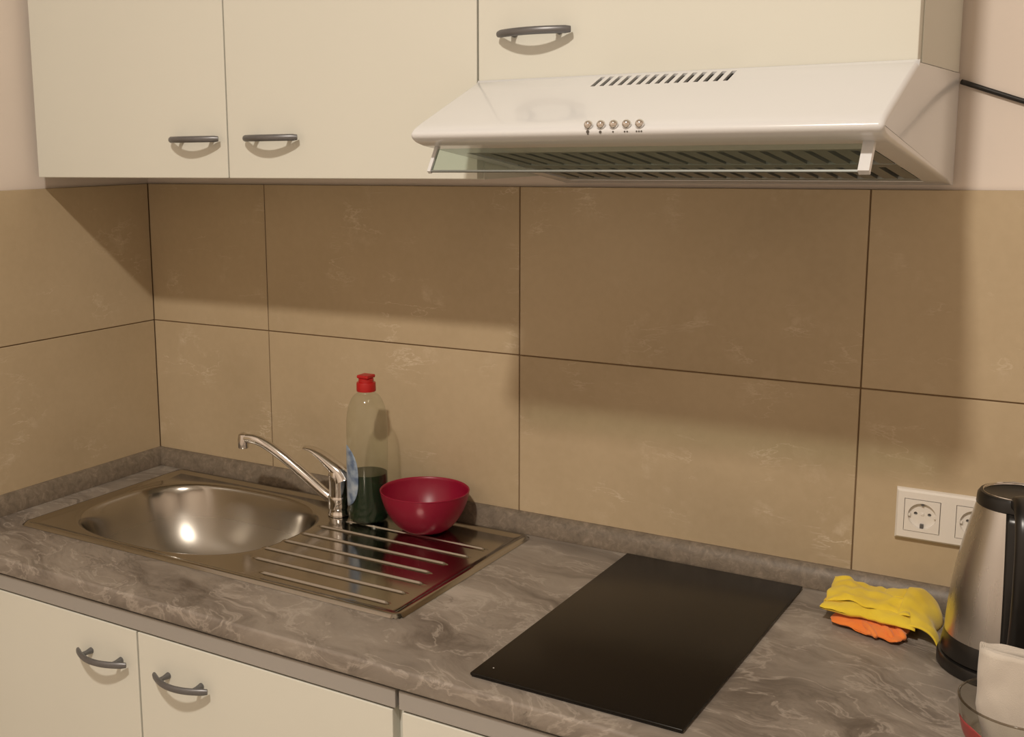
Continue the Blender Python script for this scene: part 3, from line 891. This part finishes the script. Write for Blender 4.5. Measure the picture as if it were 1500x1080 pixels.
# ------------------------------------------------------------------ kettle
def kettle():
    c = Vector((1.7225, -0.168, CZ))
    t = thing('electric_kettle', 'brushed steel electric kettle with black base, lid and handle', 'kettle', c)
    MB().lathe([(0.084, 0.0), (0.0868, 0.002), (0.0868, 0.013), (0.085, 0.0165), (0.080, 0.018)], c, 64).build('power_base', BLACKP, t, True, 35)
    MB().lathe([(0.0790, 0.0182), (0.0830, 0.020), (0.0822, 0.030), (0.0795, 0.046), (0.0790, 0.047)], c, 64).build('lower_skirt', BLACKP, t, True, 35)
    pr = [(0.0790, 0.0465), (0.0785, 0.060), (0.0757, 0.095), (0.0705, 0.135), (0.0618, 0.180), (0.0535, 0.214), (0.0500, 0.226)]
    pp = [(p.x, p.y) for p in spline([(r, z, 0) for r, z in pr], 4)]
    MB().lathe(pp, c, 72, False, False).build('steel_body', KETTLE, t, True, 60)
    MB().lathe([(0.0498, 0.2235), (0.0515, 0.2255), (0.0505, 0.237), (0.0475, 0.2415), (0.0445, 0.2420), (0.0438, 0.2390)], c, 64, False, False).build('collar', BLACKP, t, True, 40)
    lid = MB().lathe([(0.0440, 0.2365), (0.0430, 0.2395), (0.037, 0.2365), (0.023, 0.2345), (0.001, 0.2340)], c, 56, False, True).build('lid', BLACKP, t, True, 40)
    MB().lathe([(0.0436, 0.2396), (0.0448, 0.2418), (0.0442, 0.2428), (0.0430, 0.2416)], c, 64, False, False).build('chrome_ring', CHROME, lid, True, 60)
    az = Vector((0.215, -0.977, 0)).normalized()
    side = Vector((-az.y, az.x, 0))
    def Q(r, z): return c + az * r + Vector((0, 0, z))
    path = spline([Q(0.042, 0.236), Q(0.062, 0.244), Q(0.090, 0.234), Q(0.106, 0.203), Q(0.112, 0.155), Q(0.111, 0.110), Q(0.102, 0.072), Q(0.088, 0.050), Q(0.074, 0.045)], 6)
    hb = MB(); hb.tube(path, 0, 20, ex=[(0.0165, 0.0095)] * len(path), up=tuple(side.cross(Vector((0, 0, 1)))))
    # section axes: across the handle runs along 'side'
    hb = MB()
    V, Fc = [], []
    n = 20
    for i, p in enumerate(path):
        tg = (path[min(i + 1, len(path) - 1)] - path[max(i - 1, 0)]).normalized()
        u = side.cross(tg).normalized()
        for k in range(n):
            a = 2 * math.pi * k / n
            ca, sa = math.cos(a), math.sin(a)
            V.append(p + side * (0.0170 * math.copysign(abs(ca) ** 0.6, ca)) + u * (0.0095 * math.copysign(abs(sa) ** 0.6, sa)))
    for i in range(len(path) - 1):
        for k in range(n):
            k2 = (k + 1) % n
            Fc.append([i * n + k, i * n + k2, (i + 1) * n + k2, (i + 1) * n + k])
    Fc.append(list(range(n))); Fc.append([(len(path) - 1) * n + k for k in range(n)])
    hb.add(V, Fc)
    hb.build('handle', BLACKP, t, True, 60)
    # black water-gauge strip on the body behind the handle
    st = MB(); V, Fc = [], []
    m = 10; zz = [0.047 + 0.178 * j / 14 for j in range(15)]
    def rad(z):
        for (r0, z0), (r1, z1) in zip(pp[:-1], pp[1:]):
            if z0 <= z <= z1: return r0 + (r1 - r0) * (z - z0) / (z1 - z0)
        return pp[-1][0]
    ang0 = math.atan2(az.y, az.x)
    for z in zz:
        r = rad(z)
        for i in range(m + 1):
            a = ang0 + (0.021 / r) * (-1 + 2 * i / m)
            for dr in (0.0,):
                V.append((c.x + (r + 0.0016) * math.cos(a), c.y + (r + 0.0016) * math.sin(a), c.z + z))
    for j in range(14):
        for i in range(m):
            k = j * (m + 1) + i
            Fc.append([k, k + 1, k + m + 2, k + m + 1])
    st.add(V, Fc)
    so = st.build('gauge_strip', BLACKP, t, True, 60)
    md = so.modifiers.new('thickness', 'SOLIDIFY'); md.thickness = 0.0016; md.offset = 0
    # pouring lip on the far side
    sp = MB()
    d = -az
    V = []
    for (r, z, w) in ((0.047, 0.200, 0.018), (0.053, 0.224, 0.018), (0.063, 0.238, 0.005)):
        for s in (-1, 0, 1):
            k = 0.012 if s == 0 else 0.0
            V.append(c + d * (r + k * (1 if z < 0.234 else 0.2)) + side * (w * s) + Vector((0, 0, z)))
    sp.add(V, [[0, 1, 4, 3], [1, 2, 5, 4], [3, 4, 7, 6], [4, 5, 8, 7]])
    po = sp.build('pouring_lip', KETTLE, t, True, 80)
    md = po.modifiers.new('thickness', 'SOLIDIFY'); md.thickness = 0.0012
kettle()

# ------------------------------------------------------------------ cleaning cloths
def pad(corners, z0, th, seed, nu=34, nv=26, wr=0.004, sl=(0, 0), droop=0.0, power=5.0):
    """soft folded pad; corners front-left, front-right, back-right, back-left (x, y)"""
    fl, fr, br, bl = [Vector((*p, 0)) for p in corners]
    def grid(sign):
        out = []
        for j in range(nv + 1):
            v = -1 + 2 * j / nv
            for i in range(nu + 1):
                u = -1 + 2 * i / nu
                # ease so the rounded rim is well sampled
                uu = math.sin(u * math.pi / 2); vv_ = math.sin(v * math.pi / 2)
                a, b_ = (uu + 1) / 2, (vv_ + 1) / 2
                p = (fl * (1 - a) + fr * a) * (1 - b_) + (bl * (1 - a) + br * a) * b_
                t = th / 2 * math.sqrt(max(0, 1 - abs(uu) ** power)) * math.sqrt(max(0, 1 - abs(vv_) ** power))
                nz = noise.noise(Vector((p.x * 26 + seed, p.y * 30, seed * 1.7)))
                nz += 0.45 * noise.noise(Vector((p.x * 75 + seed, p.y * 80, seed)))
                nx_ = noise.noise(Vector((p.x * 38, p.y * 38 + seed, 5.0 + seed)))
                ny_ = noise.noise(Vector((p.y * 38, p.x * 38 - seed, 9.0 + seed)))
                z = z0 + th / 2 + sign * t + wr * nz * (0.4 + 0.6 * (sign > 0)) + sl[0] * uu + sl[1] * vv_ - droop * max(0, -vv_) ** 2
                out.append((p.x + 0.007 * nx_, p.y + 0.007 * ny_, max(z, CZ + 0.0006 + (0.0006 if sign > 0 else 0))))
        return out
    b = MB()
    for s in (1, -1):
        b.add(grid(s), [[j * (nu + 1) + i, j * (nu + 1) + i + 1, (j + 1) * (nu + 1) + i + 1, (j + 1) * (nu + 1) + i] for j in range(nv) for i in range(nu)])
    return b

def weld(b, name, m, loc):
    bm = bmesh.new()
    vv = [bm.verts.new(p) for p in b.v]
    for f in b.f:
        try: bm.faces.new([vv[i] for i in f])
        except ValueError: pass
    bmesh.ops.remove_doubles(bm, verts=bm.verts, dist=2e-5)
    bmesh.ops.recalc_face_normals(bm, faces=bm.faces)
    for v in bm.verts: v.co -= Vector(loc)
    me = bpy.data.meshes.new(name); bm.to_mesh(me); bm.free()
    me.materials.append(m)
    me.polygons.foreach_set('use_smooth', [True] * len(me.polygons))
    return new_obj(name, me, None, loc)

ob = pad([(1.492, -0.152), (1.592, -0.176), (1.600, -0.050), (1.490, -0.050)], CZ + 0.001, 0.0125, 3.3, wr=0.006)
for k, (dx, rz) in enumerate(((0.0, 0.3), (0.026, -0.4), (0.044, 0.5))):      # bunched folds at the front
    pth = spline([(1.530 + dx, -0.136 + 0.004 * k, CZ + 0.0105), (1.543 + dx, -0.152, CZ + 0.0105), (1.558 + dx * 0.8, -0.172 + 0.006 * k, CZ + 0.007)], 6)
    ob.tube(pth, [0.002 + 0.0032 * math.sin(math.pi * (i + 1) / (len(pth) + 1)) for i in range(len(pth))], 10)
orange = weld(ob, 'cleaning_cloth', ORANGE, (1.545, -0.10, CZ))
tag(orange, 'crumpled orange microfibre cloth under the yellow cloth', 'cloth')

yb_ = pad([(1.474, -0.142), (1.604, -0.152), (1.606, -0.050), (1.472, -0.050)], CZ + 0.0168, 0.016, 7.1, wr=0.006, droop=0.003)
top = pad([(1.474, -0.126), (1.594, -0.134), (1.590, -0.048), (1.473, -0.046)], CZ + 0.0255, 0.013, 1.9, wr=0.0075, sl=(-0.001, 0.002))
yb_.add(top.v, top.f)
ruck = pad([(1.540, -0.082), (1.585, -0.086), (1.588, -0.048), (1.545, -0.046)], CZ + 0.031, 0.008, 4.4, 20, 16, wr=0.006)
yb_.add(ruck.v, ruck.f)
# flap hanging over the right-hand side to a pointed front corner
def flap():
    b = MB(); V = []
    nu, nv = 26, 30
    rows = []
    for j in range(nv + 1):
        v = j / nv                                      # 0 back, 1 front
        y = -0.044 - 0.102 * v
        for i in range(nu + 1):
            u = i / nu
            w = 0.046 + 0.004 * math.sin(v * 9)
            ang = u * 1.55
            x = 1.578 + w * math.sin(ang) * (0.95 + 0.05 * v) + 0.010 * v * u
            h = 0.041 - 0.013 * v ** 2
            z = CZ + 0.0012 + h * (math.cos(ang) ** 0.8 if ang < math.pi / 2 else 0) + 0.0035 * math.sin(u * 5 + v * 4) * (1 - u) + 0.002 * noise.noise(Vector((x * 60, y * 60, 2)))
            V.append((x, y - 0.012 * u * v, max(z, CZ + 0.0012)))
    fs = [[j * (nu + 1) + i, j * (nu + 1) + i + 1, (j + 1) * (nu + 1) + i + 1, (j + 1) * (nu + 1) + i] for j in range(nv) for i in range(nu)]
    n = len(V)
    V2 = [(x - 0.0008, y, max(z - 0.0022, CZ + 0.0005)) for (x, y, z) in V]
    b.add(V + V2, fs + [[k + n for k in f] for f in fs])
    W = nu + 1
    rim = [i for i in range(W)] + [j * W + nu for j in range(1, nv + 1)] + [nv * W + i for i in range(nu - 1, -1, -1)] + [j * W for j in range(nv - 1, 0, -1)]
    b.add([], [])
    base = 0
    for a, c in zip(rim, rim[1:] + rim[:1]):
        b.f.append([a, c, c + n, a + n]); b.m.append(0)
    return b
fl_ = flap()
yb_.add(fl_.v, fl_.f)
yellow = weld(yb_, 'cleaning_cloth', YELLOW, (1.545, -0.09, CZ))
tag(yellow, 'folded yellow microfibre cloth on the worktop between hob and kettle', 'cloth')

# ------------------------------------------------------------------ glass dish with folded paper towel
def dish():
    c = Vector((1.7630, -0.425, CZ + 0.0004))
    out = [(0.034, 0.0), (0.040, 0.001), (0.052, 0.012), (0.061, 0.030), (0.0655, 0.050), (0.0675, 0.068), (0.0678, 0.0705)]
    inn = [(0.0655, 0.0705), (0.0630, 0.050), (0.0580, 0.031), (0.049, 0.0145), (0.036, 0.0050), (0.001, 0.0045)]
    pr = [(p.x, p.y) for p in spline([(r, z, 0) for r, z in out], 3)] + [(p.x, p.y) for p in spline([(r, z, 0) for r, z in inn], 3)]
    t = thing('glass_dish', 'clear glass dish with red print holding the folded paper towel', 'dish', c)
    MB().lathe(pr, c, 56).build('bowl', GLASS, t, True, 60)
    rim = [c + Vector((0.0667 * math.cos(2 * math.pi * k / 48), 0.0667 * math.sin(2 * math.pi * k / 48), 0.0708)) for k in range(49)]
    MB().tube(rim, 0.0014, 8).build('rim', film_mat('rim_glass', (0.62, 0.58, 0.52), 1.8, 0.05), t, True, 60)
    # printed patch on the outside
    L = MB(); V, F = [], []
    n, m = 14, 8
    def R(z):
        for (r0, z0), (r1, z1) in zip(out[:-1], out[1:]):
            if z0 <= z <= z1: return r0 + (r1 - r0) * (z - z0) / max(1e-6, z1 - z0)
        return out[-1][0]
    for j in range(m + 1):
        z = 0.014 + 0.036 * j / m
        hw = 0.62 * math.sqrt(max(0.03, 1 - (2 * j / m - 1) ** 2 * 0.9))
        for i in range(n + 1):
            a = math.radians(212) + hw * (-1 + 2 * i / n)
            V.append((c.x + (R(z) + 0.0007) * math.cos(a), c.y + (R(z) + 0.0007) * math.sin(a), c.z + z))
    for j in range(m):
        for i in range(n):
            k = j * (n + 1) + i
            F.append([k, k + 1, k + n + 2, k + n + 1])
    L.add(V, F)
    p = L.build('print', REDTINT, t, True, 60)
    md = p.modifiers.new('thickness', 'SOLIDIFY'); md.thickness = 0.0003
    # paper towel: a flat roll of several layers standing on edge, face to the room
    ax = Vector((0.995, 0.07, 0)).normalized(); ay = Vector((-ax.y, ax.x, 0))
    pc = Vector((1.7640, -0.427, CZ + 0.0052))
    b = MB()
    H = 0.124
    nz = 22
    # spiral cross-section, flattened
    N = 150; turns = 3.2
    prof = []
    for i in range(N + 1):
        a = 2 * math.pi * turns * i / N
        k = 1 - 0.62 * i / N
        w = 0.0500 * (1 - 0.10 * i / N); d = 0.0185 * k
        ca, sa = math.cos(a + 2.6), math.sin(a + 2.6)
        prof.append((w * math.copysign(abs(ca) ** 0.72, ca), d * math.copysign(abs(sa) ** 0.8, sa)))
    V, F = [], []
    for j in range(nz + 1):
        f = j / nz
        z = H * f
        wk = 0.66 + 0.34 * min(1, f / 0.45) ** 0.8          # narrower where the dish squeezes it
        for i, (x, y) in enumerate(prof):
            e = 0.0022 * noise.noise(Vector((x * 60, z * 35, 4 + y * 40)))
            tz = z + (0.0035 * noise.noise(Vector((x * 40, y * 90, 1))) - 0.05 * x - 0.001 * i / N if j == nz else 0)
            V.append(pc + ax * (x * wk + e * 0.4) + ay * (y * (0.85 + 0.15 * wk) + e) + Vector((0, 0, tz)))
    W = N + 1
    for j in range(nz):
        for i in range(N):
            F.append([j * W + i, j * W + i + 1, (j + 1) * W + i + 1, (j + 1) * W + i])
    b.add(V, F)
    o = b.build('paper_towel', NAPKIN, None, True, None, pc)
    md = o.modifiers.new('thickness', 'SOLIDIFY'); md.thickness = 0.0011
    tag(o, 'folded off-white paper towel standing upright in the glass dish', 'paper towel')
dish()
